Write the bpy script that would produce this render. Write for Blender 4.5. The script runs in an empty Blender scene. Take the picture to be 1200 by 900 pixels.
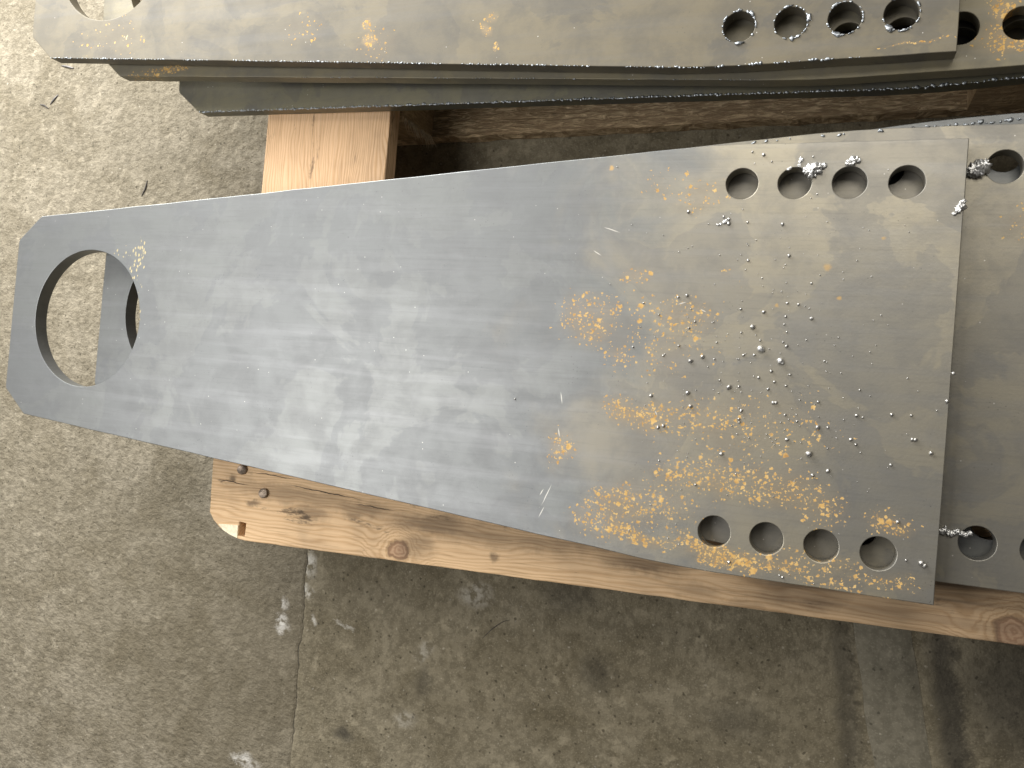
import bpy, bmesh, math, random
from mathutils import Vector, Matrix, noise
random.seed(7)
S = bpy.context.scene
# ---------------------------------------------------------------- camera
cd = bpy.data.cameras.new('camera'); cam = bpy.data.objects.new('camera', cd); S.collection.objects.link(cam)
cd.sensor_width = 36; cd.sensor_fit = 'HORIZONTAL'; cd.lens = 36*969.53/1200
cd.clip_start = .01; cd.clip_end = 100
cam.matrix_world = Matrix(((.9340,-.0737,.3497,.8938),(.0838,.9964,-.0140,-.0467),(-.3474,.0424,.9368,.7028),(0,0,0,1)))
S.camera = cam
# ---------------------------------------------------------------- light: a workshop with a big open door, plus two unseen lamps added for fill and sheen
W = bpy.data.worlds.new('World'); S.world = W; W.use_nodes = True
bg = W.node_tree.nodes['Background']; bg.inputs[0].default_value = (1.0,.95,.87,1); bg.inputs[1].default_value = .10
def area(name, loc, target, sx, sy, power, col):
    l = bpy.data.lights.new(name, 'AREA'); l.shape = 'RECTANGLE'; l.size = sx; l.size_y = sy; l.energy = power; l.color = col
    o = bpy.data.objects.new(name, l); S.collection.objects.link(o); o.location = loc
    o.rotation_euler = (Vector(target)-Vector(loc)).to_track_quat('-Z','Y').to_euler()
    return o
area('door_light', (-.50,1.22,.52), (-.05,.35,-.15), 1.3, .7, 76, (1.0,.99,.97))
area('sheen_light', (-.36,-.20,1.40), (.35,-.1,-.1), 1.0, 1.0, 21, (1.0,.98,.95))  # unseen lamp, added to light the deck board's left and give the plate sheen
area('high_fill_light', (1.0,1.3,1.9), (.9,0,0), 1.5, 1.0, 30, (1.0,.95,.86))  # unseen lamp, added high behind to brighten the plates' right end
S.view_settings.view_transform = 'Standard'; S.view_settings.look = 'None'; S.view_settings.exposure = 0; S.view_settings.gamma = 1
S.view_settings.use_curve_mapping = False
S.cycles.max_bounces = 6; S.cycles.diffuse_bounces = 3; S.cycles.glossy_bounces = 3
# ---------------------------------------------------------------- node helpers
class NT:
    def __init__(s, name):
        s.m = bpy.data.materials.new(name); s.m.use_nodes = True; s.t = s.m.node_tree
        s.b = s.t.nodes['Principled BSDF']; s.co = s.n('ShaderNodeTexCoord').outputs['Object']
    def n(s, k, **kw):
        x = s.t.nodes.new(k)
        for a, v in kw.items(): setattr(x, a, v)
        return x
    def set(s, sock, v):
        if isinstance(v, bpy.types.NodeSocket): s.t.links.new(v, sock)
        elif v is not None: sock.default_value = v
    def math(s, op, a, b=None, c=None, clamp=False):
        x = s.n('ShaderNodeMath', operation=op, use_clamp=clamp)
        for i, v in enumerate((a,b,c)):
            if v is not None: s.set(x.inputs[i], v)
        return x.outputs[0]
    def mapr(s, v, a, b, c=0., d=1., smooth=True):
        x = s.n('ShaderNodeMapRange', interpolation_type='SMOOTHSTEP' if smooth else 'LINEAR')
        for i, q in enumerate((v,a,b,c,d)): s.set(x.inputs[i], q)
        return x.outputs[0]
    def map(s, v, loc=(0,0,0), rot=0, sc=(1,1,1)):
        x = s.n('ShaderNodeMapping'); s.set(x.inputs[0], v); x.inputs[1].default_value = loc; x.inputs[2].default_value = (0,0,rot); x.inputs[3].default_value = sc
        return x.outputs[0]
    def noise(s, v, sc=1., det=3., rough=.55, dist=0., col=False):
        x = s.n('ShaderNodeTexNoise'); s.set(x.inputs['Vector'], v); x.inputs['Scale'].default_value = sc; x.inputs['Detail'].default_value = det
        x.inputs['Roughness'].default_value = rough; x.inputs['Distortion'].default_value = dist
        return x.outputs[1 if col else 0]
    def vor(s, v, sc, feat='F1'):
        x = s.n('ShaderNodeTexVoronoi', feature=feat); s.set(x.inputs['Vector'], v); x.inputs['Scale'].default_value = sc
        return x
    def mix(s, f, a, b, mode='MIX'):
        x = s.n('ShaderNodeMix', data_type='RGBA', blend_type=mode); s.set(x.inputs[0], f)
        for i, v in ((6,a),(7,b)):
            if isinstance(v, tuple): v = (*v,1) if len(v)==3 else v
            s.set(x.inputs[i], v)
        return x.outputs[2]
    def ramp(s, f, *st):
        x = s.n('ShaderNodeValToRGB'); s.set(x.inputs[0], f); e = x.color_ramp.elements
        while len(e) < len(st): e.new(.5)
        for k, (p, c) in zip(e, st): k.position = p; k.color = (*c,1)
        return x.outputs[0]
    def vadd(s, a, b, sc=None):
        if sc is not None:
            m = s.n('ShaderNodeVectorMath', operation='SCALE'); s.set(m.inputs[0], b); m.inputs[3].default_value = sc; b = m.outputs[0]
        x = s.n('ShaderNodeVectorMath', operation='ADD'); s.set(x.inputs[0], a); s.set(x.inputs[1], b); return x.outputs[0]
    def blob(s, v, x, y, rx, ry, deg=0., inner=.35, outer=1.):
        # a soft ellipse lying on the surface, centre x, y in metres
        m = s.n('ShaderNodeMapping', vector_type='TEXTURE'); s.set(m.inputs[0], v)
        m.inputs[1].default_value = (x,y,0); m.inputs[2].default_value = (0,0,math.radians(deg)); m.inputs[3].default_value = (rx,ry,1000)
        l = s.n('ShaderNodeVectorMath', operation='LENGTH'); s.set(l.inputs[0], m.outputs[0])
        return s.mapr(l.outputs['Value'], outer, inner)
    def blobs(s, v, lst, inner=.35, outer=1.):
        r = None
        for b in lst:
            k = s.blob(v, *b[:5], inner=inner, outer=outer)
            if len(b) > 5: k = s.math('MULTIPLY', k, b[5])
            r = k if r is None else s.math('MAXIMUM', r, k)
        return r
    def bump(s, h, strength, dist, prev=None):
        x = s.n('ShaderNodeBump'); x.inputs['Strength'].default_value = strength; x.inputs['Distance'].default_value = dist
        s.set(x.inputs['Height'], h)
        if prev: s.set(x.inputs['Normal'], prev)
        return x.outputs[0]
    def done(s, col=None, rough=None, metal=None, nor=None, spec=None):
        for k, v in (('Base Color',col),('Roughness',rough),('Metallic',metal),('Normal',nor),('Specular IOR Level',spec)):
            if v is not None:
                if isinstance(v, tuple): v = (*v,1)
                s.set(s.b.inputs[k], v)
        return s.m
# surface data of the rust-specked plate, plate coordinates: beads in mm, rust patches and scratches in m
BEADS = [[774.7,48.3,1.4],[782.1,50.0,1.75],[829.6,80.7,1.4],[826.8,40.3,1.4],[845.2,38.7,1.75],[837.3,26.0,2.45],[845.3,8.4,3.15],[790.3,28.2,1.4],[785.8,22.4,1.4],[778.4,7.2,1.4],[766.2,-2.0,1.22],[789.2,-5.2,2.1],[798.9,-1.0,2.1],[822.3,-24.7,2.45],[830.4,-23.6,1.4],[789.2,-32.1,2.1],[758.4,-36.8,1.75],[814.3,-19.5,1.22],[831.8,2.5,1.4],[840.4,3.2,1.4],[792.4,-43.0,1.75],[766.6,-63.3,1.75],[833.8,-42.8,1.4],[832.2,-50.2,1.4],[845.3,-15.2,1.4],[635.6,-49.5,1.22],[808.8,-2.3,1.05],[809.6,11.8,1.05],[828.8,21.0,1.05],[739.6,3.7,1.22],[745.5,42.1,1.05],[759.5,32.6,1.22],[854.4,110.9,1.75],[861.3,85.2,1.57],[882.3,35.1,1.75],[880.0,63.4,1.22],[862.9,46.7,1.4],[871.6,45.9,1.4],[861.2,-0.5,3.15],[854.7,-9.3,1.57],[845.1,-14.8,1.22],[866.9,-20.2,1.4],[853.3,-24.0,1.4],[860.4,-34.5,1.57],[892.1,-31.3,1.4],[869.3,-11.0,1.4],[857.8,-17.7,1.4],[865.0,11.8,1.57],[844.1,15.4,1.22],[862.0,14.8,1.22],[862.5,35.8,1.22],[861.9,29.3,1.05],[986.3,-1.9,1.57],[983.4,-23.2,1.75],[894.4,1.6,1.05],[921.9,-19.4,1.05],[858.1,-34.7,1.57],[868.0,-43.6,1.4],[893.2,-51.6,2.1],[900.8,-50.9,1.4],[870.8,-63.3,1.75],[888.4,-73.1,2.8],[892.2,-89.7,1.57],[903.3,-85.1,1.92],[918.2,-58.7,1.57],[922.2,-62.3,1.4],[948.2,-75.5,1.4],[961.6,-54.4,1.75],[964.0,-54.5,1.57],[975.2,-63.5,1.75],[921.2,-39.6,1.57],[946.0,-36.8,1.57],[925.6,-40.6,1.05],[959.7,-36.2,1.4],[956.0,-118.6,1.57],[974.5,-147.3,2.45],[976.7,-148.9,2.1],[789.4,-32.4,1.4],[771.0,-61.4,1.75],[766.7,-62.5,1.4],[820.5,-80.2,1.92],[801.8,-107.7,1.4],[769.8,-91.2,1.05],[875.9,-173.6,1.22],[833.5,-167.7,1.57],[833.4,-43.8,1.4],[832.7,-52.9,1.22],[877.5,-48.2,1.22],[826.1,171.1,1.22],[835.3,168.4,1.75],[842.1,162.6,1.05],[777.6,121.0,1.75],[807.1,116.9,1.4],[811.7,111.2,1.75],[826.7,112.5,1.22],[873.8,166.1,1.05],[811.4,114.9,1.57],[963.9,-146.9,1.22],[712.5,160.7,0.88],[795.0,110.9,0.88],[729.6,109.8,0.88],[865.1,-50.0,0.93],[925.2,-91.1,0.48],[821.9,123.3,0.82],[879.6,17.6,0.94],[872.3,87.0,0.36],[827.3,-0.9,0.92],[896.2,0.7,0.82],[848.8,-26.6,0.39],[786.2,-44.3,0.79],[865.6,-68.7,0.41],[861.2,91.9,0.66],[791.7,-159.0,0.74],[948.3,105.4,0.81],[823.4,85.4,0.65],[792.9,-85.6,0.68],[910.5,-26.5,0.57],[788.1,-57.8,0.65],[931.2,16.3,0.6],[851.8,-79.3,0.55],[929.8,-23.5,0.87],[810.1,-27.6,0.71],[903.5,67.4,0.89],[858.4,52.0,0.43],[765.8,-129.2,0.81],[880.9,-170.7,0.69],[863.8,-110.0,0.84],[907.4,-7.2,0.75],[828.1,73.1,0.87],[784.1,31.6,0.63],[945.0,110.8,0.61],[812.6,119.7,0.6],[814.4,-30.1,0.79],[919.7,-47.0,0.56],[864.5,40.8,0.42],[907.7,-58.4,0.6],[859.8,-66.1,0.81],[858.6,19.0,0.37],[899.6,-174.9,0.75],[744.5,21.5,0.92],[869.9,56.7,0.52],[938.5,32.5,0.56],[872.8,-38.1,0.68],[828.7,93.4,0.81],[879.9,43.0,0.85],[906.1,-89.0,0.55],[714.7,57.6,0.85],[772.2,86.9,0.91],[860.9,63.3,0.86],[882.8,-77.2,0.92],[828.6,33.7,0.55],[796.5,81.9,0.42],[838.1,-3.3,0.67],[857.9,-63.1,0.72],[899.3,-19.8,0.79],[833.1,-95.5,0.89],[827.7,94.6,0.79],[903.4,20.9,0.87],[823.9,40.1,0.38],[839.2,-85.5,0.59],[817.9,19.5,0.62],[871.8,117.5,0.47],[899.2,-7.6,0.57],[955.2,-7.8,0.94],[861.5,-68.5,0.75],[834.7,97.7,0.87],[754.3,-66.7,0.42],[827.3,16.9,0.49],[828.4,-1.0,0.85],[930.2,154.5,0.73],[841.8,66.5,0.88],[841.3,-14.4,0.88],[783.6,19.6,0.55],[829.5,-19.1,0.74],[774.1,-62.6,0.61],[836.3,-49.1,0.61],[827.3,-28.1,0.56],[793.3,-82.3,0.57],[749.2,-153.1,0.88],[871.5,-24.5,0.61],[883.2,86.2,0.61],[790.2,-113.2,0.79],[786.3,-34.3,0.57],[815.9,-3.7,0.78],[828.5,161.4,0.92],[837.7,-65.0,0.59],[795.9,-29.3,0.83],[808.9,16.8,0.77],[829.1,-12.3,0.69],[784.4,-81.0,0.61],[857.6,56.0,0.91],[833.3,3.8,0.86],[862.2,-64.0,0.9],[876.5,-42.6,0.85],[873.5,13.3,0.6],[879.1,135.4,0.86],[807.9,-1.9,0.52],[912.6,82.5,0.92],[754.0,-45.2,0.77],[788.0,-142.5,0.62],[851.4,57.2,0.71],[922.1,-33.5,0.65],[924.1,70.1,0.74],[927.8,35.8,0.77],[870.9,-47.2,0.73],[933.1,39.9,0.87],[779.5,90.1,0.75],[828.5,8.4,0.52],[872.4,-167.0,0.7],[901.8,-67.4,0.91],[767.4,86.2,0.36],[790.5,-7.7,0.41],[882.2,-106.5,0.55],[803.7,-63.3,0.55],[876.4,54.5,0.67],[757.8,13.6,0.86],[905.3,10.1,0.51],[943.5,-64.8,0.45],[889.0,48.0,0.4],[804.1,-9.0,0.93],[831.8,-62.5,0.86],[831.1,-35.8,0.51],[946.0,-77.5,0.56],[851.0,81.9,0.81],[768.1,-23.6,0.53],[886.1,70.2,0.83],[841.6,-64.9,0.9],[754.2,-76.7,0.37],[883.9,-19.1,0.69],[783.0,91.8,0.64],[858.0,-33.7,0.58],[758.0,-13.3,0.52],[879.6,-51.5,0.62],[767.5,-0.6,0.85],[881.7,-64.6,0.83],[860.5,5.8,0.83],[805.8,28.7,0.88],[828.0,-113.3,0.7],[806.2,84.7,0.76],[889.7,-33.4,0.75],[827.1,-56.3,0.78],[877.6,-24.6,0.62],[915.3,108.7,0.7],[816.2,-23.2,0.39],[798.5,12.3,0.6],[851.5,-177.1,0.36],[854.0,-22.8,0.35],[927.2,10.9,0.91],[878.4,-30.8,0.9],[893.4,-43.3,0.84],[785.5,-29.7,0.43],[957.8,-50.7,0.71],[808.0,-2.2,0.4],[828.8,-25.6,0.41],[840.4,19.5,0.94],[876.2,-64.8,0.63],[906.0,-108.5,0.42],[822.2,-41.4,0.44],[879.0,-96.1,0.69],[911.9,-43.8,0.92],[800.3,-36.2,0.58],[913.9,91.8,0.44],[933.1,-97.9,0.58],[916.7,64.2,0.4],[852.9,16.9,0.54],[896.4,-6.5,0.77],[820.9,81.3,0.76],[850.7,54.6,0.68],[827.6,47.1,0.6],[900.9,14.7,0.95],[804.7,28.3,0.86],[874.6,132.2,0.75],[859.0,77.9,0.78],[851.9,41.5,0.57],[862.9,52.1,0.4],[873.3,-172.3,0.87],[929.2,1.7,0.56],[794.3,-107.1,0.38],[925.9,-68.2,0.88],[937.7,-40.2,0.46],[777.7,130.7,0.55],[919.6,106.7,0.85],[963.1,-17.3,0.71],[915.2,-133.5,0.43],[848.2,-27.1,0.52],[977.0,-30.9,0.91],[888.1,42.2,0.39],[846.6,7.0,0.4],[864.2,23.2,0.94],[783.8,8.3,0.53],[902.9,73.1,0.72],[868.0,-11.1,0.52],[782.4,-155.2,0.79],[920.8,31.6,0.52],[798.5,-70.3,0.81],[754.5,-26.0,0.8],[876.7,44.5,0.81],[892.2,-131.8,0.39],[757.7,101.0,0.76],[816.1,13.9,0.55],[889.0,-88.7,0.39],[914.8,6.7,0.72],[743.4,102.8,0.46],[858.7,0.2,0.75],[875.0,103.6,0.59],[857.8,75.5,0.85],[766.2,-151.3,0.36],[888.4,113.2,0.76],[786.1,38.8,0.81],[842.8,59.8,0.72],[815.4,-12.9,0.47],[853.5,99.8,0.47],[840.5,-25.9,0.59],[789.3,41.8,0.36],[832.4,-28.1,0.95],[891.6,-23.4,0.51],[814.9,-177.2,0.37],[851.7,8.6,0.83],[855.0,-60.8,0.82],[842.1,-52.5,0.73],[868.3,-55.5,0.78],[838.1,70.0,0.56],[831.7,-41.2,0.81],[745.5,-41.6,0.58],[804.0,60.3,0.74],[878.0,-1.0,0.49]]
RUST1 = [(0.6981, 0.0275, 0.029, 0.0271, 0, 0.5), (0.7369, 0.0641, 0.0163, 0.0111, 0, 0.5), (0.7559, 0.0133, 0.0569, 0.0366, 0, 0.2), (0.7766, 0.0268, 0.0324, 0.0217, 0, 0.42), (0.7252, -0.0032, 0.0105, 0.0067, 0, 0.85), (0.7339, -0.0523, 0.0163, 0.011, 0, 0.85), (0.7638, -0.0555, 0.0243, 0.0145, 0, 0.85), (0.8042, -0.052, 0.0475, 0.017, 0, 0.42), (0.6846, -0.089, 0.0101, 0.018, 0, 0.55), (0.7203, -0.1425, 0.0283, 0.0191, 0, 0.55), (0.7604, -0.1301, 0.0551, 0.0173, 0, 0.55), (0.7552, -0.157, 0.047, 0.0079, -14, 1.0), (0.8268, -0.1625, 0.036, 0.0111, -14, 1.15), (0.8674, -0.1662, 0.0445, 0.0075, -8, 0.95), (0.8034, -0.156, 0.0179, 0.0098, -20, 1.1), (0.9055, -0.1578, 0.0427, 0.0107, -8, 0.45), (0.8185, -0.1002, 0.0533, 0.0168, 0, 0.68), (0.8726, -0.1044, 0.0505, 0.0191, -8, 0.6), (0.9027, -0.1197, 0.026, 0.0134, 0, 0.55), (0.9461, -0.1214, 0.026, 0.0065, -8, 0.8), (0.9522, -0.1653, 0.0292, 0.0065, -8, 0.6), (0.9224, -0.1753, 0.042, 0.004, -8, 0.5), (0.8356, -0.0562, 0.0838, 0.0314, 0, 0.2), (0.7859, 0.1343, 0.0211, 0.016, 0, 0.22), (0.7598, 0.1455, 0.026, 0.0162, 0, 0.12), (0.8326, 0.0704, 0.0054, 0.0071, 0, 0.35), (0.8083, 0.0733, 0.0062, 0.0064, 0, 0.35), (0.8234, -0.1454, 0.0081, 0.0084, 0, 0.8)]
SCRATCH = [(0.6736, -0.1311, 0.0124, 0.0006, 67.8, 0.8), (0.6702, -0.1467, 0.0067, 0.0006, 67.7, 0.8), (0.6687, -0.1294, 0.004, 0.0006, 62.4, 0.8), (0.68, -0.0443, 0.0063, 0.0006, -77.3, 0.8), (0.7017, 0.0853, 0.0053, 0.0006, -31.9, 0.8), (0.7645, -0.0503, 0.0026, 0.0006, -58.6, 0.8), (0.6803, -0.075, 0.0051, 0.0006, -75.5, 0.8), (0.713, 0.1058, 0.0091, 0.0006, -17.9, 0.8), (0.7792, 0.044, 0.0045, 0.0006, 18.0, 0.8), (0.7974, 0.0385, 0.0032, 0.0006, -27.4, 0.8)]
# ---------------------------------------------------------------- materials
METAL = .5
def steel(name, seed, rust=(), warm=.5, pale=(), scr=(), dull=(), dots=(), radd=0., met=None, isla=1., bright=1., tint=(1,1,1), warmx=None):
    bright *= 1.36; METAL = .72 if met is None else met
    N = NT(name); c = N.map(N.co, loc=(seed*1.7, seed*.9, 0))
    big = N.noise(c, 5., 4, .6, .3); mid = N.noise(c, 26., 5, .66, .25); fine = N.noise(c, 420., 3, .7)
    streak = N.noise(N.map(c, sc=(4,70,1)), 1., 4, .6, .4); streak2 = N.noise(N.map(c, sc=(22,420,1)), 1., 3, .6)
    cool = (.146*bright*tint[0],.152*bright*tint[1],.150*bright*tint[2]); warmc = (.238*bright*tint[0],.218*bright*tint[1],.172*bright*tint[2])
    # old wet patches: hard-edged islands with a slightly different oxide
    isl = N.noise(c, 9., 5, .6, .5)
    if warmx is None: wf = N.mapr(big, .62-warm*.4, .82-warm*.4)
    else:
        sx = N.n('ShaderNodeSeparateXYZ'); N.set(sx.inputs[0], N.co)
        xx = N.math('ADD', sx.outputs[0], N.math('MULTIPLY', N.math('SUBTRACT', isl, .5), .42))
        wf = N.mapr(xx, warmx-.03, warmx+.09); wf = N.math('MULTIPLY', wf, N.mapr(big, .1, .55, .55, 1.))
    col = N.mix(wf, cool, warmc)
    col = N.mix(N.mapr(isl, .50, .52, 0, .30*isla), col, (.105*bright,.11*bright,.118*bright))
    isl2 = N.noise(N.map(c, loc=(3,5,0)), 17., 5, .6, 1.5)
    col = N.mix(N.mapr(isl2, .56, .60, 0, .05), col, (.24*bright,.245*bright,.25*bright))
    col = N.mix(N.mapr(mid, .38, .66, 0, .36), col, (.10*bright,.102*bright,.105*bright))
    col = N.mix(N.mapr(streak, .42, .75, 0, .18), col, (.23*bright,.235*bright,.245*bright))
    col = N.mix(N.mapr(streak2, .5, .75, 0, .16), col, (.10,.10,.10))
    # dark grimy speckle and light dust specks
    v = N.vor(c, 260.); col = N.mix(N.mapr(v.outputs['Distance'], .16, .08, 0, N.mapr(N.noise(c, 30.), .5, .7, 0, .45)), col, (.05,.048,.045))
    v2 = N.vor(N.map(c, loc=(.3,.7,0)), 150.); sp = N.math('LESS_THAN', N.n('ShaderNodeSeparateColor').outputs[0], 1)
    s2 = N.n('ShaderNodeSeparateColor'); N.set(s2.inputs[0], v2.outputs['Color'])
    dust = N.math('MULTIPLY', N.math('LESS_THAN', s2.outputs[0], .16), N.mapr(v2.outputs['Distance'], .10, .05))
    col = N.mix(N.math('MULTIPLY', dust, .6), col, (.62,.6,.56))
    rough = N.mapr(mid, .3, .7, .43+radd, .47+radd); rough = N.math('ADD', rough, N.mapr(isl, .5, .53, 0, .02)); rough = N.math('ADD', rough, N.mapr(streak, .4,.7,0.,-.025))
    metal = METAL
    if dull:
        d = N.blobs(N.vadd(N.co, N.noise(c, 30., 4, .6, col=True), .03), dull, .2, 1.)
        col = N.mix(N.math('MULTIPLY', d, .75), col, (.17,.165,.16))
    h = fine
    if rust:
        wc = N.vadd(N.vadd(N.co, N.noise(c, 55., 3, .6, col=True), .012), (-.006,-.006,-.006))
        if rust == 'attr':
            at = N.n('ShaderNodeAttribute'); at.attribute_name = 'rust'; den = at.outputs['Fac']
        else: den = N.blobs(wc, rust, .25, 1.15)
        halo = N.math('MULTIPLY', den, N.mapr(mid, .3, .65, .1, .75))
        col = N.mix(N.math('MULTIPLY', halo, .9), col, (.33,.235,.12))
        wob = N.vadd(N.co, N.noise(c, 420., 2, .6, col=True), .0042)
        tot = None
        for sc, k, of in ((165.,.42,0.),(290.,.85,1.3),(470.,1.05,2.1)):
            q = N.vor(N.map(wob, loc=(of,of*.7,0)), sc)
            s3 = N.n('ShaderNodeSeparateColor'); N.set(s3.inputs[0], q.outputs['Color'])
            on = N.math('GREATER_THAN', N.math('MULTIPLY', den, k), s3.outputs[0])
            rad = N.mapr(s3.outputs[1], 0, 1, .20, .50, False)
            spot = N.math('MULTIPLY', on, N.mapr(N.math('SUBTRACT', q.outputs['Distance'], rad), .05, -.08))
            tot = spot if tot is None else N.math('MAXIMUM', tot, spot)
        rc = N.ramp(N.noise(c, 160., 3, .6), (.3,(.38,.20,.055)), (.5,(.56,.345,.105)), (.68,(.66,.46,.19)))
        col = N.mix(N.math('MULTIPLY', tot, .92), col, rc)
        rough = N.math('ADD', rough, N.math('MULTIPLY', tot, .4))
        metal = N.math('MULTIPLY', N.math('SUBTRACT', 1., N.math('MAXIMUM', tot, N.math('MULTIPLY', halo, .6))), METAL)
    if pale:
        den = N.blobs(N.vadd(N.co, N.noise(c, 120., 2, .6, col=True), .006), pale, .2, 1.1)
        q = N.vor(N.map(N.vadd(N.co, N.noise(c, 300., 2, .6, col=True), .002), sc=(1.5,.75,1)), 260.); s4 = N.n('ShaderNodeSeparateColor'); N.set(s4.inputs[0], q.outputs['Color'])
        t = N.math('MULTIPLY', N.math('GREATER_THAN', den, s4.outputs[0]), N.mapr(q.outputs['Distance'], .5, .25))
        col = N.mix(N.math('MULTIPLY', t, .85), col, (.60,.50,.27))
    if dots:
        t = N.blobs(N.vadd(N.co, N.noise(c, 300., 2, .6, col=True), .003), dots, .3, 1.)
        col = N.mix(N.math('MULTIPLY', t, .8), col, (.50,.33,.14))
    if scr:
        t = N.blobs(N.vadd(N.co, N.noise(c, 90., 2, .6, col=True), .0015), scr, .3, 1.)
        col = N.mix(N.math('MULTIPLY', t, .8), col, (.75,.72,.66))
    nor = N.bump(h, .12, .0006)
    return N.done(col, rough, metal, nor)
def cut_edge(name, k=1.):
    N = NT(name); st = N.noise(N.map(N.co, sc=(420,420,18)), 1., 3, .6); lay = N.noise(N.map(N.co, sc=(6,6,160)), 1., 3, .6)
    col = N.ramp(st, (.3,(.10*k,.095*k,.105*k)), (.7,(.23*k,.21*k,.22*k)))
    col = N.mix(N.mapr(lay, .5,.7,0,.5), col, (.13*k,.10*k,.085*k))
    return N.done(col, N.mapr(st,.3,.7,.42,.6), .65, N.bump(st, .35, .0006))
def wood(name, light, dark, seed, freq=220., knots=(), stain=(), rough_saw=0., grey=.2, cracks=()):
    N = NT(name); c = N.map(N.co, loc=(seed*2.3, seed*.37, seed*.11))
    warp = N.noise(N.map(c, sc=(4,16,16)), 1., 3, .6)
    sx = N.n('ShaderNodeSeparateXYZ'); N.set(sx.inputs[0], N.co)
    yy = N.math('ADD', N.math('ADD', sx.outputs[1], N.math('MULTIPLY', sx.outputs[2], .8)), N.math('MULTIPLY', N.math('SUBTRACT', warp, .5), .05))
    ph = N.math('MULTIPLY', yy, freq); core = None; ringd = None
    for (kx, ky, kr) in knots:
        m = N.n('ShaderNodeMapping', vector_type='TEXTURE'); N.set(m.inputs[0], N.vadd(N.co, N.vadd(N.noise(c, 70., 3, .6, col=True), (-.5,-.5,-.5)), .014)); m.inputs[1].default_value = (kx,ky,0); m.inputs[3].default_value = (kr*1.15,kr,1000)
        l = N.n('ShaderNodeVectorMath', operation='LENGTH'); N.set(l.inputs[0], m.outputs[0]); d = l.outputs['Value']
        w = N.mapr(d, 4.2, 1.0)
        x = N.n('ShaderNodeMix', data_type='FLOAT'); N.set(x.inputs[0], w); N.set(x.inputs[2], ph); N.set(x.inputs[3], N.math('MULTIPLY', d, 16.)); ph = x.outputs[0]
        k = N.mapr(d, 1.15, .85); core = k if core is None else N.math('MAXIMUM', core, k)
        r = N.mapr(N.math('ABSOLUTE', N.math('SUBTRACT', d, 1.05)), .28, .0); ringd = r if ringd is None else N.math('MAXIMUM', ringd, r)
    rings = N.math('MULTIPLY_ADD', N.math('SINE', ph), .5, .5)
    rings = N.math('POWER', rings, 2.2)
    fib = N.noise(N.map(c, sc=(14,520,520)), 1., 4, .65); fib2 = N.noise(N.map(c, sc=(4,120,120)), 1., 3, .6); blot = N.noise(c, 9., 4, .6)
    col = N.mix(N.math('MULTIPLY', rings, N.mapr(blot,.3,.7,.40,.80)), light, dark)
    col = N.mix(N.mapr(fib, .48, .72, 0, .5), col, tuple(q*.6 for q in dark))
    col = N.mix(N.mapr(fib2, .5, .75, 0, .35), col, tuple(min(1,q*1.15) for q in light))
    col = N.mix(N.mapr(blot, .45, .75, 0, grey), col, (.16,.125,.09))
    grime = N.noise(N.map(c, sc=(18,60,60)), 1., 5, .7)
    col = N.mix(N.mapr(grime, .60, .72, 0, min(.8, grey*2.2)), col, (.06,.045,.032))
    if core is not None:
        col = N.mix(N.math('MULTIPLY', core, .8), col, N.ramp(N.math('MULTIPLY_ADD', N.math('SINE', ph), .5, .5), (0,(.48,.31,.20)), (1,(.36,.21,.13))))
        col = N.mix(N.math('MULTIPLY', ringd, .7), col, (.13,.06,.03))
    if stain:
        t = N.blobs(N.vadd(N.co, N.noise(c, 45., 4, .65, col=True), .022), [(a+.011-.022*.5+.0,b,*r) for a,b,*r in stain], .2, 1.1)
        col = N.mix(N.math('MULTIPLY', t, N.mapr(fib2, .3,.7,.55,1.)), col, (.055,.04,.03))
    if cracks:
        t = N.blobs(N.vadd(N.co, N.noise(c, 60., 3, .65, col=True), .004), cracks, .4, 1.)
        col = N.mix(t, col, (.02,.014,.01))
    h = N.math('ADD', N.math('MULTIPLY', rings, .35), fib)
    nor = N.bump(h, .45, .0011)
    if rough_saw:
        saw = N.noise(N.map(c, rot=.25, sc=(55,300,60)), 1., 4, .7, 1.); nor = N.bump(saw, rough_saw, .006, nor)
        col = N.mix(N.mapr(saw, .42, .66, 0, .75), (.30,.21,.12), col)
    return N.done(col, .72, 0., nor, .25)
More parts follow.
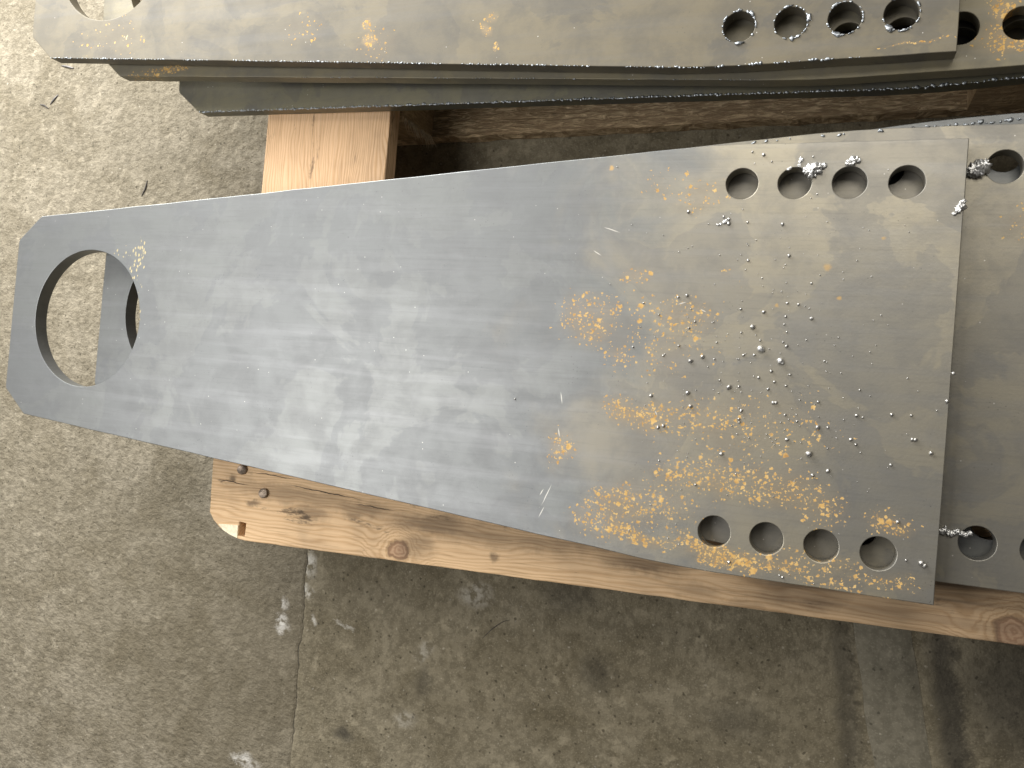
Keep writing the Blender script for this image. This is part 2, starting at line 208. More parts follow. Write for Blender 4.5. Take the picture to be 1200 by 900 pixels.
def concrete(name, seed, base, lo, hi, bump, aniso, extra=None):
    N = NT(name); c = N.map(N.co, loc=(seed, seed*.6, 0))
    big = N.noise(c, 3.2, 4, .6, .4); mid = N.noise(c, 14., 5, .65, .6); fine = N.noise(c, 120., 5, METAL); grit = N.noise(c, 480., 3, .7)
    col = N.mix(N.mapr(mid, .3, .7), lo, hi); col = N.mix(N.mapr(big, .3, .7, 0, .5), col, base)
    col = N.mix(N.mapr(fine, .38, .60, .40, 0), col, tuple(q*.55 for q in lo))
    col = N.mix(N.mapr(grit, .52, .72, 0, .5), col, tuple(min(1,q*1.35) for q in hi))
    # round aggregate ghosts, dark pits, pale grains
    v = N.vor(N.vadd(c, N.noise(c, 70., 3, .7, col=True), .03), 52.); s1 = N.n('ShaderNodeSeparateColor'); N.set(s1.inputs[0], v.outputs['Color'])
    ag = N.math('MULTIPLY', N.math('LESS_THAN', s1.outputs[0], .3), N.mapr(v.outputs['Distance'], .48, .2))
    col = N.mix(N.math('MULTIPLY', ag, N.mapr(fine, .35, .6, 0, .42)), col, tuple(min(1,q*1.35) for q in hi))
    p = N.vor(N.vadd(c, N.noise(c, 200., 2, .6, col=True), .004), 170.); s2 = N.n('ShaderNodeSeparateColor'); N.set(s2.inputs[0], p.outputs['Color'])
    pit = N.math('MULTIPLY', N.math('LESS_THAN', s2.outputs[0], .13), N.mapr(p.outputs['Distance'], .34, .16))
    col = N.mix(N.math('MULTIPLY', pit, .7), col, tuple(q*.35 for q in lo))
    g = N.math('MULTIPLY', N.math('GREATER_THAN', s2.outputs[1], .93), N.mapr(p.outputs['Distance'], .26, .14))
    col = N.mix(N.math('MULTIPLY', g, .35), col, (.50,.46,.38))
    rough = .9
    if extra: col = extra(N, c, col, mid, fine)
    an = N.noise(N.map(c, rot=math.radians(aniso[0]), sc=aniso[1]), 1., 3, .6, .15); fine2 = N.noise(c, 210., 2, .6)
    hh = N.math('ADD', N.math('MULTIPLY', an, 1.), N.math('ADD', N.math('MULTIPLY', fine2, .45), N.math('MULTIPLY', grit, .12)))
    nor = N.bump(hh, bump, .007)
    return N.done(col, rough, 0., nor, .2)
def simple(name, col, rough, metal, bscale=0., bstr=.3, var=.4):
    N = NT(name); n = N.noise(N.co, bscale or 100., 4, .65)
    c2 = N.mix(N.mapr(n, .35, .65), tuple(q*(1-var) for q in col), tuple(min(1,q*(1+var*.4)) for q in col))
    return N.done(c2, rough, metal, N.bump(n, bstr, .001) if bscale else None)
# ---------------------------------------------------------------- object helpers
def link(o, parent=None):
    S.collection.objects.link(o)
    if parent: o.parent = parent
    return o
def tag(o, label=None, cat=None, group=None, kind=None):
    for k, v in (('label',label),('category',cat),('group',group),('kind',kind)):
        if v: o[k] = v
    return o
def empty(name, loc=(0,0,0), rz=0.):
    o = link(bpy.data.objects.new(name, None)); o.location = loc; o.rotation_euler.z = rz; o.empty_display_size = .05; return o
def obj_bm(name, bm, mats, parent=None, smooth=False):
    me = bpy.data.meshes.new(name); bm.to_mesh(me); bm.free()
    for m in (mats if isinstance(mats,(list,tuple)) else [mats]): me.materials.append(m)
    if smooth: me.polygons.foreach_set('use_smooth', [True]*len(me.polygons))
    return link(bpy.data.objects.new(name, me), parent)
def slab_mesh(name, loops, thick, bevel, mats, top=0.):
    # a flat piece with real thickness cut to outline loops (first outer, then holes), softened edges; top face at z = top
    cu = bpy.data.curves.new(name, 'CURVE'); cu.dimensions = '2D'; cu.fill_mode = 'BOTH'
    for lp in loops:
        sp = cu.splines.new('POLY'); sp.points.add(len(lp)-1); sp.use_cyclic_u = True
        for p, (x, y) in zip(sp.points, lp): p.co = (x,y,0,1)
    cu.extrude = thick/2-bevel; cu.bevel_depth = bevel; cu.bevel_resolution = 1; cu.offset = -bevel
    o = bpy.data.objects.new(name, cu); S.collection.objects.link(o)
    dg = bpy.context.evaluated_depsgraph_get(); dg.update()
    me = bpy.data.meshes.new_from_object(o.evaluated_get(dg)); me.name = name
    bpy.data.objects.remove(o); bpy.data.curves.remove(cu)
    bm = bmesh.new(); bm.from_mesh(me); bmesh.ops.remove_doubles(bm, verts=bm.verts, dist=1e-6)
    bmesh.ops.recalc_face_normals(bm, faces=bm.faces)
    for v in bm.verts: v.co.z += top-thick/2
    for f in bm.faces:
        f.material_index = 0 if f.normal.z > .9 or len(mats) == 1 else (2 if len(mats) > 2 and f.normal.z > .2 else 1); f.smooth = False
    bm.to_mesh(me); bm.free(); me.materials.clear()
    for m in mats: me.materials.append(m)
    return me
def lump(bm, loc, r, sub=1, jit=.25, sq=(1,1,1), rot=0., seed=0):
    ret = bmesh.ops.create_icosphere(bm, subdivisions=sub, radius=1.)
    R = Matrix.Rotation(rot, 3, 'Z')
    for v in ret['verts']:
        k = 1+jit*noise.noise(v.co*(1.7 if jit<.6 else 2.3)+Vector((seed*3.1,seed*1.3,seed)))*1.6
        v.co = R @ Vector((v.co.x*sq[0]*k*r, v.co.y*sq[1]*k*r, v.co.z*sq[2]*k*r)) + Vector(loc)
    for v in ret['verts']:
        for f in v.link_faces: f.smooth = True
# ---------------------------------------------------------------- floor
FZ = -.196
def joint(y):  # the joint between the two slabs, running away under the pallet
    return .3035 + .02*(y+.4)*0 + .006*noise.noise(Vector((y*9,0,3))) + .0035*noise.noise(Vector((y*45,1,3))) + .002*noise.noise(Vector((y*160,5,3)))
def rough_floor(N, c, col, mid, fine):
    dd = N.blobs(N.vadd(N.co, N.noise(c, 11., 4, .65, col=True), .25), [(.28,-.28,.34,.30,0,1),(.25,-.62,.2,.2,0,.8)], .2, 1.)  # dimmer light painted into the overlit lower left, along with dirtier concrete
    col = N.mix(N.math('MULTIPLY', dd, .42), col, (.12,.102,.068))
    t = N.blobs(N.vadd(N.co, N.noise(c, 60., 4, .7, col=True), .03), [(.29,-.345,.016,.016,0,.9),(.29,-.32,.008,.012,0,.6),(.25,-.53,.03,.014,0,.7)], .2, 1.)
    return N.mix(N.math('MULTIPLY', t, N.mapr(fine,.35,.6)), col, (.62,.60,.56))
def smooth_floor(N, c, col, mid, fine):
    w = N.vadd(N.co, N.noise(c, 60., 4, .7, col=True), .026)
    t = N.blobs(w, [(.322,-.268,.012,.022,0,.9),(.32,-.303,.013,.014,0,.9),(.333,-.335,.007,.010,0,.8),(.38,-.335,.025,.004,-10,.5),(.49,-.345,.02,.012,40,.35),(.55,-.27,.03,.02,0,.35),(.47,-.43,.02,.015,0,.3)], .2, 1.)
    col = N.mix(N.math('MULTIPLY', t, N.mapr(fine,.35,.6)), col, (.55,.53,.48))
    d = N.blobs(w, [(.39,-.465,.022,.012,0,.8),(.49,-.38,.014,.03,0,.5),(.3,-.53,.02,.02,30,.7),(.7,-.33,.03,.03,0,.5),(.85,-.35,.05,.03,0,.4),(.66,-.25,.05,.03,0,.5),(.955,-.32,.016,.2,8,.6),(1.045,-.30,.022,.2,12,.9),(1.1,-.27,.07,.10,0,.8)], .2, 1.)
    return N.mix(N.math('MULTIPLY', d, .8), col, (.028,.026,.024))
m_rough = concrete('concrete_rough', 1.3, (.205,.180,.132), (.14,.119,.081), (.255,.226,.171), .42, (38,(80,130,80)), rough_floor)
m_smooth = concrete('concrete_trowelled', 4.1, (.20,.174,.120), (.135,.114,.074), (.255,.224,.160), .38, (0,(110,110,110)), smooth_floor)
m_dirt = simple('joint_dirt', (.10,.087,.064), .95, 0, 200., .5)
bm = bmesh.new(); bmesh.ops.create_grid(bm, x_segments=1, y_segments=1, size=4)
o = obj_bm('floor', bm, m_dirt); o.location = (.4,0,FZ-.0014); tag(o, kind='structure')
def floor_slab(side, mat):
    bm = bmesh.new(); ys = [-4+i*.05 for i in range(60)]+[-1+i*.004 for i in range(400)]+[.6+i*.05 for i in range(69)]
    far = -3.6 if side < 0 else 4.4; top = []; edge = []; low = []
    for y in ys:
        x = joint(y)+side*max(.00005,.0005+.0016*noise.noise(Vector((y*24,side*4,9)))+.001*noise.noise(Vector((y*110,side*4,2))))
        top.append(bm.verts.new((x+side*.003,y,FZ))); edge.append(bm.verts.new((x,y,FZ-.0010))); low.append(bm.verts.new((x,y,FZ-.0058)))
    out = [bm.verts.new((far,y,FZ)) for y in ys]
    for a, b in ((out,top),(top,edge),(edge,low)):
        for i in range(len(ys)-1):
            f = (a[i],b[i],b[i+1],a[i+1]); bm.faces.new(f if side < 0 else f[::-1])
    bmesh.ops.recalc_face_normals(bm, faces=bm.faces)
    if sum(f.normal.z for f in bm.faces) < 0: bmesh.ops.reverse_faces(bm, faces=bm.faces)
    return obj_bm('floor_slab', bm, mat)
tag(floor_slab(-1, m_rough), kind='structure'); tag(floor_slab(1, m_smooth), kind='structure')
# smooth raised mortar smear running out from under the pallet, lower right
m_smear = concrete('mortar', 9.2, (.20,.182,.138), (.17,.155,.116), (.23,.21,.162), .12, (0,(60,60,60)))
bm = bmesh.new(); rows = []
L = [(.15,.930,.985),(-.10,.934,.988),(-.2476,.941,.9944),(-.322,.956,1.0089),(-.3804,.970,1.0235),(-.46,.985,1.045),(-.60,.99,1.06)]
def lerp(y):
    for (a,b) in zip(L, L[1:]):
        if a[0] >= y >= b[0]:
            t = (a[0]-y)/(a[0]-b[0]); return a[1]+(b[1]-a[1])*t, a[2]+(b[2]-a[2])*t
for i in range(151):
    y = .15-.75*i/150; l, r = lerp(y); l += .0022*noise.noise(Vector((y*22,0,1))); r += .003*noise.noise(Vector((y*18,3,1)))
    row = []
    for k in range(13):
        t = k/12; h = min(1, min(t,1-t)/.22); h = h*h*(3-2*h)
        row.append(bm.verts.new((l+(r-l)*t, y, FZ+.0004+.0034*h)))
    rows.append(row)
for a, b in zip(rows, rows[1:]):
    for k in range(12): bm.faces.new((a[k],b[k],b[k+1],a[k+1]))
tag(obj_bm('mortar_strip', bm, m_smear, smooth=True), kind='structure')
# ---------------------------------------------------------------- wooden pallet
PAL = empty('wooden_pallet', (.26,-.23,FZ))
tag(PAL, 'weathered pine pallet under both stacks of steel plates', 'pallet')
def outl(pts, step=.012, jit=.0005, seed=0):
    r = []
    for (a, b) in zip(pts, pts[1:]+pts[:1]):
        a, b = Vector(a), Vector(b); n = max(1, int((b-a).length/step)); d = (b-a).normalized(); nn = Vector((-d.y,d.x))
        for i in range(n):
            p = a+(b-a)*i/n; r.append(tuple(p+nn*jit*(noise.noise(Vector((p.x*25,p.y*25,seed)))+.8*noise.noise(Vector((p.x*110,p.y*110,seed+7))))))
    return r
def board(name, loops, top, thick, loc, rz, mats, bevel=.0012):
    me = slab_mesh(name, loops, thick, bevel, mats); o = link(bpy.data.objects.new(name, me), PAL)
    o.location = Vector((loc[0],loc[1],top))-PAL.location; o.rotation_euler.z = rz; return o
ends = wood('end_grain', (.46,.31,.16), (.27,.16,.07), 5.5, 1300., grey=.3)
# front deck board (local x along the board from its left end, y up the picture)
A0 = (.2660,-.2312); ANG = .0287; LEN = 1.25
pts = [(.0035,.146),(.0,.09),(.0,.0265),(.006,.0185),(.016,.0105),(.028,.0050),(.040,.0012),(.050,.0),(LEN,0),(LEN,.146)]
slot = [(.0405,.0048),(.0490,.0040),(.0500,.0190),(.0412,.0200)]
m_deck = wood('pine_deck_board', (.78,.55,.33), (.53,.33,.165), 1.1, 1500., knots=[(.2385,.0115,.0095),(.783,.010,.0105)],
    stain=[(.20,.060,.05,.012,0,.55),(.29,.052,.07,.016,0,.7),(.27,.03,.03,.02,20,.55),(.145,.05,.03,.012,0,.6),(.10,.006,.012,.006,0,.6),(.40,.045,.05,.012,0,.5),(.50,.04,.06,.014,0,.75),(.55,.02,.03,.012,0,.5),(.64,.040,.07,.04,0,.9),(.74,.055,.12,.05,0,.9),(.85,.05,.12,.06,0,.85),(.60,.012,.09,.008,0,.5),(.45,.055,.1,.02,0,.6),(.78,.03,.24,.05,0,.62),(.12,.066,.10,.014,-3,.55),(.33,.05,.12,.018,0,.5),(.037,.078,.010,.0075,0,.8),(.069,.0545,.012,.006,0,.8),(.355,.027,.008,.007,0,.7)],
    grey=.42, cracks=[(.03,.0645,.028,.0007,-4,1),(.085,.076,.035,.0007,-3,.9),(.15,.064,.06,.0009,-5,.9),(.21,.054,.03,.0009,-3,.8)])
deck = board('deck_board', [outl(pts, seed=1), slot[::-1]], -.052, .022, A0, ANG, [m_deck, ends])
m_pale = simple('fresh_split_wood', (.93,.84,.62), .8, 0, 300., .4, .15)
bm = bmesh.new()
vs = [(.0135,.0150),(.0400,.0160),(.0400,.0022),(.0300,.0048),(.0200,.0090)]
up = [bm.verts.new((x,y,.0006-.004*(.0150-y)/.013*0)) for x, y in vs]; dn = [bm.verts.new((x,y,-.004)) for x, y in vs]
bm.faces.new(up[::-1]); 
for i in range(5): bm.faces.new((up[i],up[(i+1)%5],dn[(i+1)%5],dn[i]))
bmesh.ops.recalc_face_normals(bm, faces=bm.faces)
chip = obj_bm('split_corner', bm, m_pale, deck); chip['label'] = 'pale freshly split corner of the deck board'
# nails
m_nail = simple('nail_steel', (.34,.27,.21), .5, .6, 300., .5)
def nail(parent, x, y, z, tilt, rz):
    bm = bmesh.new(); prof = [(0,.0025),(.0048,.0024),(.0054,.0019),(.0055,.0008),(.0026,-.0002),(.0021,-.0050),(0,-.0050)]; rings = []
    for r, h in prof: rings.append([bm.verts.new((r*math.cos(a*math.tau/14),r*math.sin(a*math.tau/14),h)) for a in range(14)] if r else [bm.verts.new((0,0,h))])
    for a, b in zip(rings, rings[1:]):
        for i in range(14):
            j = (i+1)%14; f = [a[i%len(a)],a[j%len(a)],b[j%len(b)],b[i%len(b)]]; f = list(dict.fromkeys(f)); bm.faces.new(f)
    bmesh.ops.recalc_face_normals(bm, faces=bm.faces)
    o = obj_bm('nail', bm, m_nail, parent, True); o.location = (x,y,z); o.rotation_euler = (tilt,tilt*.6,rz); return o
nail(deck, .0418, .0776, .0014, .35, .5); nail(deck, .0718, .0542, .0012, .15, 2)
# hidden middle deck board that carries the plates
m_deck2 = wood('pine_plain', (.50,.35,.20), (.34,.21,.10), 3.7, 1300., grey=.45)
board('deck_board', [outl([(0,0),(LEN,0),(LEN,.12),(0,.12)], seed=2)], -.0525, .022, (.268,-.045), ANG, [m_deck2, ends])
# cross boards under the deck boards: grain runs up the picture
m_cross = wood('pine_cross_board', (.68,.46,.28), (.48,.29,.14), 7.3, 1700., stain=[(.37,-.020,.012,.012,0,.3),(.385,.12,.006,.004,0,.8),(.345,.115,.006,.005,0,.8)], grey=.34)
CX = [(0,0),(.90,0),(.90,.1590),(0,.1590)]
board('cross_board', [outl(CX, seed=3)], -.0745, .0215, (.4385,-.222), math.pi/2+.001, [m_cross, ends])
board('cross_board', [outl(CX, seed=4)], -.0745, .0215, (1.27,-.212), math.pi/2+.0287, [m_deck2, ends])
# runners on the floor and blocks between
m_saw = wood('rough_sawn_runner', (.88,.69,.44), (.68,.50,.29), 9.9, 160., rough_saw=.9, grey=.3, stain=[(.325,.030,.006,.005,0,1),(.235,.045,.004,.005,0,.9)])
m_block = wood('block_wood', (.62,.46,.27), (.44,.30,.16), 12.1, 900., rough_saw=.3, grey=.35)
board('runner', [outl([(0,0),(1.25,0),(1.25,.12),(0,.12)], jit=.0018, seed=5)], -.1740, .0215, (.275,.2475), .019, [m_saw, m_saw])
board('runner', [outl([(0,0),(1.25,0),(1.25,.10),(0,.10)], seed=6)], -.1740, .0215, (.27,-.222), ANG, [m_deck2, ends])
for (x, y, w, d) in ((.2800,.2490,.160,.12),(1.003,.2585,.165,.12),(.283,-.214,.155,.10),(1.003,-.195,.155,.10)):
    b = board('block', [outl([(0,0),(w,0),(w,d),(0,d)], seed=x*9)], -.0965, .077, (x,y), .012, [m_block, m_block])
    if abs(x-.28) < .001: fringe_block = b
# frayed fibres torn along the block's corner
bm = bmesh.new(); rr = random.Random(3)
for i in range(70):
    t = rr.random(); z = -.002-.073*t; p = Vector((.1605+rr.uniform(-.001,.001), rr.uniform(-.001,.001), z)); ln = rr.uniform(.006,.019)
    d = Vector((rr.uniform(-.1,.5), -1, rr.uniform(-.9,-.1))).normalized(); side = Vector((1,0,rr.uniform(-.6,.6)))*rr.uniform(.00025,.0006); g = Vector((rr.uniform(-.2,.2),0,-.35))
    prev = None
    for k in range(5):
        u = k/4; q = p+d*ln*u+g*ln*u*u; w = side*(1-u*.85); a, b = bm.verts.new(q-w), bm.verts.new(q+w)
        if prev: bm.faces.new((prev[0],prev[1],b,a))
        prev = (a,b)
fr = obj_bm('frayed_fibres', bm, simple('pale_fibre', (.72,.62,.46), .8, 0), fringe_block); fr['kind'] = 'stuff'; fr['label'] = 'pale torn wood fibres hanging from the block corner'
# ---------------------------------------------------------------- steel plates
PL, W0, PW, XK, XB, RB, HE, HP, HH, CXX, CY = .9849,.1124,.1778,.7927,.1145,.0772,.0407,.0415,.1446,.0329,.0278
HOLES = [(PL-HE-(3-i)*HP, s*HH) for s in (1,-1) for i in range(4)]
T = .0152
def plate_loops(seed):
    m = (PW-W0)/XK
    up = [(0,W0-CY),(.0008,W0-CY+.003),(CXX-.003,W0+m*CXX-.0022),(CXX,W0+m*CXX),(XK-.03,W0+m*(XK-.03)),(XK,PW-.0008),(XK+.03,PW),(PL,PW)]
    pts = up+[(x,-y) for x, y in up[::-1]]
    lp = [outl(pts[::-1], .02, .00035, seed)]
    def circ(cx, cy, r, n): return [(cx+(r+.00025*noise.noise(Vector((math.cos(a*math.tau/n)*2,math.sin(a*math.tau/n)*2,seed+cx*50+cy*90))))*math.cos(a*math.tau/n), cy+r*math.sin(a*math.tau/n)) for a in range(n)]
    lp.append(circ(XB,0,RB,120))
    for x, y in HOLES: lp.append(circ(x,y,.013,48))
    return lp
m_edge = cut_edge('flame_cut_edge'); m_rim = simple('bright_edge', (.78,.79,.80), .36, .8, 500., .3)
m_rimd = simple('dull_edge', (.26,.26,.27), .5, .75, 500., .3)
m_slag = simple('slag_metal', (.80,.80,.79), .36, .85, 700., .5, .35); m_bead = simple('bead_metal', (.62,.61,.59), .32, .85, 900., .4, .5)
m_burr = simple('burr_metal', (.40,.43,.46), .35, .8, 800., .5, .5)
def plate(pose, mat, label, seed, rim):
    x, y, a, zr, sl = pose
    o = link(bpy.data.objects.new('steel_plate', slab_mesh('steel_plate', plate_loops(seed), T, .0006, [mat, m_edge, rim])))
    o.location = (x,y,zr-sl*PL); o.rotation_euler = (0,-sl,a)
    return tag(o, label, 'steel plate', 'stacked tapered steel plates')
def D(*l): return l
m1 = steel('steel_speckled', 0., 'attr', pale=[(.1856,.0737,.014,.02,0,.95),(.1606,.0789,.014,.008,0,.8),(.179,.0575,.010,.016,0,.8),(.187,.0906,.010,.012,0,.6),(.193,.02,.006,.03,0,.5)], scr=SCRATCH, dots=[(.8926,.0782,.004,.004,0,.8),(.9032,.0539,.0025,.002,0,1),(.8566,.0459,.002,.002,0,1),(.932,.1019,.0025,.002,0,.8),(.7091,.1612,.003,.003,0,1)], warmx=.70)
m2 = steel('steel_grey', 3.4, [(.93,.10,.03,.02,0,.25)], warm=.85, pale=[(.06,.0,.012,.04,0,.25)], bright=.85, warmx=.55)
m4 = steel('steel_dark_olive', 6.1, warm=1., bright=.6, tint=(1,1.02,.9))
m3 = steel('steel_dark', 5.2, [(.3,-.1,.05,.03,0,.2)], warm=.4, bright=.8)
mA = steel('steel_olive', 7.4, [(.462,-.128,.012,.010,0,.95),(.458,-.112,.008,.007,0,.8),(.47,-.133,.03,.02,0,.18),(.588,-.127,.006,.010,30,.9),(.592,-.115,.008,.006,0,.8),(.60,-.145,.004,.004,0,.9),(.957,-.168,.03,.0015,6,.9),(.12,-.10,.06,.03,0,.06),(.38,-.11,.03,.02,0,.1)], warm=2., pale=[(.15,-.097,.012,.004,20,.9)], bright=.45, tint=(1.04,.98,.84), radd=.14, met=.3, isla=.8)
mB = steel('steel_yellowed', 9.6, [(.93,-.125,.012,.03,10,.9),(.94,-.155,.035,.016,0,.65),(.10,-.113,.06,.006,3,.7)], warm=1., bright=.55, tint=(1.05,1.0,.80), radd=.1, met=.3, isla=.4)
P1 = plate((0,0,0,0,0), m1, 'large tapered steel plate with orange rust specks and spatter, topmost of the lower stack', 1, m_rim)
P2 = plate((.1105,.0139,.0018,-.0158,.0075), m2, 'grey steel plate directly under the rust-specked plate, jutting out at the right edge', 2, m_rimd)
P3 = plate((.2,.0055,.03,-.0352,.0030), m3, 'lowest steel plate of the lower stack, only a rough sliver showing at upper right', 3, m_rimd)
PA = plate((-.0140,.4178,.0067,-.0031,0), mA, 'olive grey steel plate with burred bolt holes, topmost of the upper stack', 4, m_rimd)
PB = plate((.0706,.3993,.0187,-.0188,.0055), mB, 'middle steel plate of the upper stack with yellow rust streak at the right edge', 5, m_rim)
PC = plate((.1521,.3653,.0577,-.0358,.0280), m4, 'dark slanting steel plate at the bottom of the upper stack, burred along its lower edge', 6, m_rimd)
PD = plate((.62,.385,.055,-.0575,.0), m3, 'steel plate lying under the dark slanting plate, a sliver at the far right', 7, m_rimd)
# rust density of the rust-specked plate, stored on its finely cut top face
def rust_attribute(o):
    bm = bmesh.new(); bm.from_mesh(o.data)
    for ax, cuts in ((0,[.635+i*.0085 for i in range(41)]),(1,[-.174+i*.0085 for i in range(42)])):
        for cpos in cuts:
            ge = bm.verts[:]+bm.edges[:]+bm.faces[:]
            co = Vector((0,0,0)); co[ax] = cpos; no = Vector((0,0,0)); no[ax] = 1
            bmesh.ops.bisect_plane(bm, geom=ge, plane_co=co, plane_no=no)
    bm.to_mesh(o.data); bm.free()
    at = o.data.attributes.new('rust','FLOAT','POINT')
    for i, v in enumerate(o.data.vertices):
        p = v.co; wx = p.x+.010*noise.noise(p*45); wy = p.y+.008*noise.noise(p*45+Vector((9,9,9))); d = 0
        if p.z > -.001:
            for (x, y, rx, ry, g, k) in RUST1:
                c, s = math.cos(math.radians(g)), math.sin(math.radians(g)); u, w = wx-x, wy-y
                if max(rx,ry) < .005: u, w = p.x-x, p.y-y; rx = ry = .009
                q = math.hypot((c*u+s*w)/rx, (-s*u+c*w)/ry); t = min(1,max(0,(1.2-q)/.9)); d = max(d, k*t*t*(3-2*t))
        at.data[i].value = d
rust_attribute(P1)
# dross: frozen drips along flame-cut edges and hole rims
def edge_dross(par, a, b, n, size, seed, prob=.8, name='cutting_dross'):
    r = random.Random(seed); bm = bmesh.new(); a, b = Vector((*a,0)), Vector((*b,0)); d = (b-a).normalized(); inn = Vector((-d.y,d.x,0))
    if inn.y < 0: inn = -inn
    for i in range(n):
        t = (i+r.random())/n
        if noise.noise(Vector((t*14,seed,0)))*.5+.5 > prob: continue
        s = size*r.uniform(.35,1.); p = a+(b-a)*t+inn*r.uniform(-.0002,s*.8); p.z = .0002
        lump(bm, p, s, 1, .35, (r.uniform(.8,2.2),r.uniform(.6,1.3),r.uniform(.5,.9)), math.atan2(d.y,d.x)+r.uniform(-.5,.5), i)
    o = obj_bm(name, bm, m_burr, par); o['kind'] = 'stuff'; return o
m_ = (PW-W0)/XK
edge_dross(PC, (CXX,-W0-m_*CXX), (XK,-PW), 330, .0014, 1, .92); edge_dross(PC, (XK,-PW), (PL,-PW), 70, .0016, 2, .8)
edge_dross(PA, (CXX,-W0-m_*CXX), (XK,-PW), 260, .0010, 3, .6); edge_dross(PA, (XK,-PW), (PL-.06,-PW), 60, .0014, 4, .5)
edge_dross(PB, (CXX+.2,-W0-m_*(CXX+.2)), (XK,-PW), 160, .0007, 5, .45)
edge_dross(P3, (XK-.15,PW-.15*m_), (PL,PW), 90, .0018, 6, .85); edge_dross(P2, (XK-.08,PW-.08*m_-.002), (XK+.06,PW), 14, .0016, 8, .55)
for i, (hx, hy) in enumerate(HOLES[4:]):
    r = random.Random(20+i); bm = bmesh.new()
    for k in range(30):
        an = (r.random()**1.6*math.tau+i*1.7) if k % 2 else r.random()*math.tau; big = r.random() < .12; s = r.uniform(.0013,.0019) if big else r.uniform(.0004,.0009)
        lump(bm, (hx+(.0132+s*.5)*math.cos(an), hy+(.0132+s*.5)*math.sin(an), .0003), s, 2, .7, (r.uniform(.6,1.2),r.uniform(1.,2.4),.55), an, k+i*50)
    obj_bm('hole_burr', bm, m_burr, PA)['kind'] = 'stuff'
# a curl of swarf by plate A's big hole
bm = bmesh.new(); pr = None
for k in range(9):
    t = k/8; q = Vector((.046+.014*t, -.016-.022*t-.004*t*t, .001+.004*math.sin(t*3)))
    a, b = bm.verts.new(q+Vector((-.0006,0,0))), bm.verts.new(q+Vector((.0006,.0004,.0006)))
    if pr: bm.faces.new((pr[0],pr[1],b,a))
    pr = (a,b)
sw = obj_bm('metal_sliver', bm, m_slag); sw.location = PA.location; sw.rotation_euler = PA.rotation_euler
sw.modifiers.new('thickness','SOLIDIFY').thickness = .0004
tag(sw, 'thin bright curl of metal on the olive plate beside its big round hole', 'metal sliver', 'loose slivers')
# spatter beads welded to the rust-specked plate
bm = bmesh.new()
for i, (x, y, r) in enumerate(BEADS):
    rr = random.Random(i); big = r >= 1.9; r *= .82 if r > 1 else .7
    if big:
        b2 = bmesh.new(); lump(b2, (0,0,0), r*.001, 2, .28, (1,rr.uniform(.8,1.1),.85), rr.random()*6, i)
        if r >= 2.4: lump(b2, (r*.0006,-r*.0005,-.0004), r*.0006, 2, .3, (1,1,.8), 0, i+99)
        o = obj_bm('spatter_bead', b2, m_bead if r < 2.4 else m_slag, P1); o.location = (x*.001,y*.001,r*.0006)
    else: lump(bm, (x*.001,y*.001,r*.00055), r*.001, 1 if r < 1.2 else 2, .2, (1,rr.uniform(.85,1.15),.9), rr.random()*6, i)
o = obj_bm('fine_spatter', bm, m_bead, P1); o['kind'] = 'stuff'
def clump(par, parts, label=None, name='slag_clump'):
    b2 = bmesh.new(); c = Vector((sum(p[0] for p in parts)/len(parts), sum(p[1] for p in parts)/len(parts), 0))
    for k, (x, y, r, *z) in enumerate(parts): lump(b2, ((x-c.x)*.001,(y-c.y)*.001,(z[0] if z else r*.35)*.001), r*.00112, 3, .75, (1.1,.9,.75), k*1.3, k+len(parts)*7)
    o = obj_bm(name, b2, m_slag, par); o.location = c*.001
    if label: o['label'] = label
    return o
clump(P1, [(870.5,154.5,2.6),(873.5,153,3.2),(876.5,156.5,3.4),(880,157.5,2.3),(883,158.5,1.6),(872,157.5,2.2),(876,152,1.9)], 'bright ragged slag clump beside a bolt hole')
clump(P1, [(863.8,159,1.0),(864.2,161.5,1.1),(864.8,164,1.3)]); clump(P1, [(855.5,155.8,1.0),(857.3,157.2,.8)])
clump(P1, [(901.2,160.8,2.0),(904.5,162,2.6),(907.3,162.5,1.8)], 'small bright slag lump above a bolt hole')
clump(P1, [(979,119.8,1.2),(981,122.5,1.9),(983,125.5,2.3),(984,128.5,1.5)], 'bright slag drip hanging on the right edge')
clump(P1, [(803,110.2,.8),(805,110.8,.7),(807.2,111.8,.8),(809,112.6,1.3)])
c = P2.location*1000
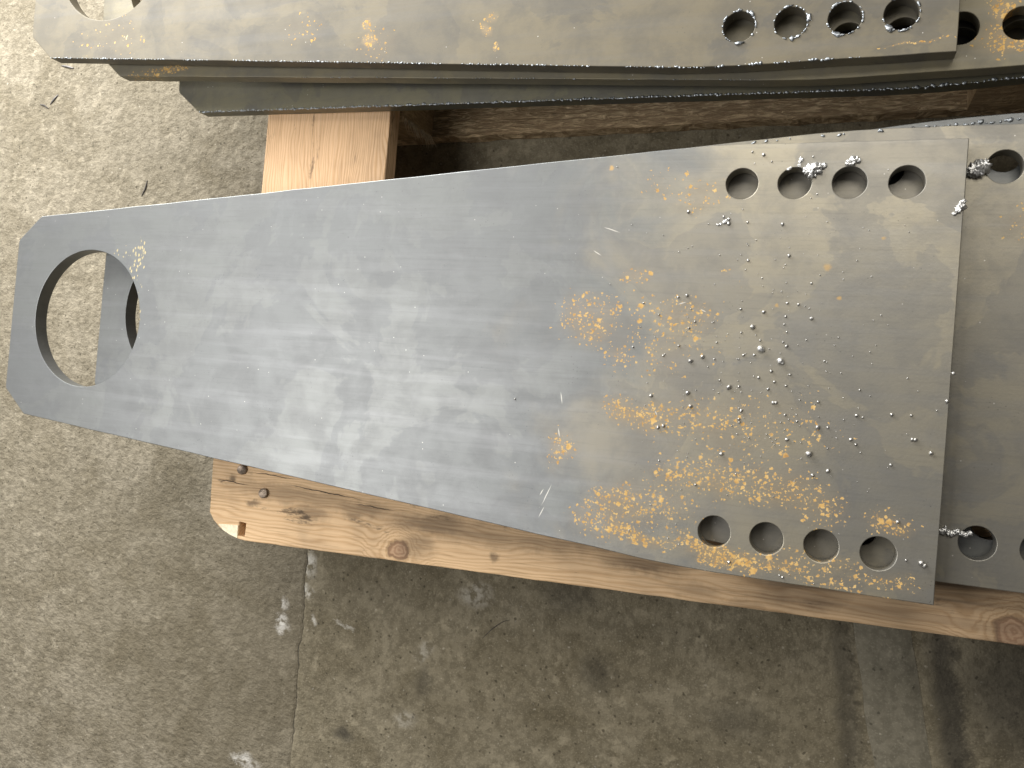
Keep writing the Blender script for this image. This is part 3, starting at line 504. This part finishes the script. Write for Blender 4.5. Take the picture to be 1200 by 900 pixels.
clump(P2, [(882,142,4.2,2),(885.2,143.2,4.6,2.4),(888.6,145.5,3.2,2),(889.2,148,1.8,1),(879.6,140,2.6,1.2)], 'big bright slag lump left of the upper bolt hole')
clump(P2, [(877+i*2.9,-138.6+.9*math.sin(i*1.9)+i*.05,2.0-.08*i,1.3) for i in range(8)], 'ropy bright slag bead left of the lower bolt hole')
# ---------------------------------------------------------------- slivers lying on the floor
m_swarf = simple('dark_swarf', (.14,.13,.125), .5, .5, 300., .3); m_stick = simple('dark_twig', (.07,.06,.05), .8, 0, 300., .3)
def sliver(pts, w, mat, label):
    bm = bmesh.new(); P = [Vector((x*.001,y*.001,0)) for x, y in pts]; c = sum(P, Vector())/len(P); rings = []
    n = 10
    for k in range(n+1):
        t = k/n*(len(P)-1); i = min(int(t), len(P)-2); q = P[i].lerp(P[i+1], t-i)-c; d = (P[i+1]-P[i]).normalized(); nn = Vector((-d.y,d.x,0)); ww = w*(.35+.65*math.sin(math.pi*min(1,max(0,(k+.3)/(n+.6)))))
        rings.append([bm.verts.new(q+nn*ww*math.cos(a*math.tau/6)+Vector((0,0,ww*.6+ww*.6*math.sin(a*math.tau/6)))) for a in range(6)])
    for a, b in zip(rings, rings[1:]):
        for j in range(6): bm.faces.new((a[j],a[(j+1)%6],b[(j+1)%6],b[j]))
    bm.faces.new(rings[0]); bm.faces.new(rings[-1]); bmesh.ops.recalc_face_normals(bm, faces=bm.faces)
    o = obj_bm('metal_sliver', bm, mat, smooth=True); o.location = (c.x,c.y,FZ); return tag(o, label, 'sliver', 'loose slivers')
sliver([(-196,385.5),(-183,383),(-170,380)], .0016, m_swarf, 'grey sliver on the floor just under the corner of the olive plate')
sliver([(-211,328),(-204,335),(-197,342)], .0016, m_swarf, 'grey slanting sliver on the pale floor left of the upper stack')
sliver([(-232,329),(-222,327),(-214,322)], .0014, m_stick, 'short dark sliver on the pale floor, farthest left')
sliver([(-20,189),(-14,200),(-12,212)], .0014, m_stick, 'dark curved sliver on the floor above the big round hole')
sliver([(548,-330),(560,-316),(572,-306),(580,-303)], .0005, m_stick, 'thin dark wire on the floor below the deck board')
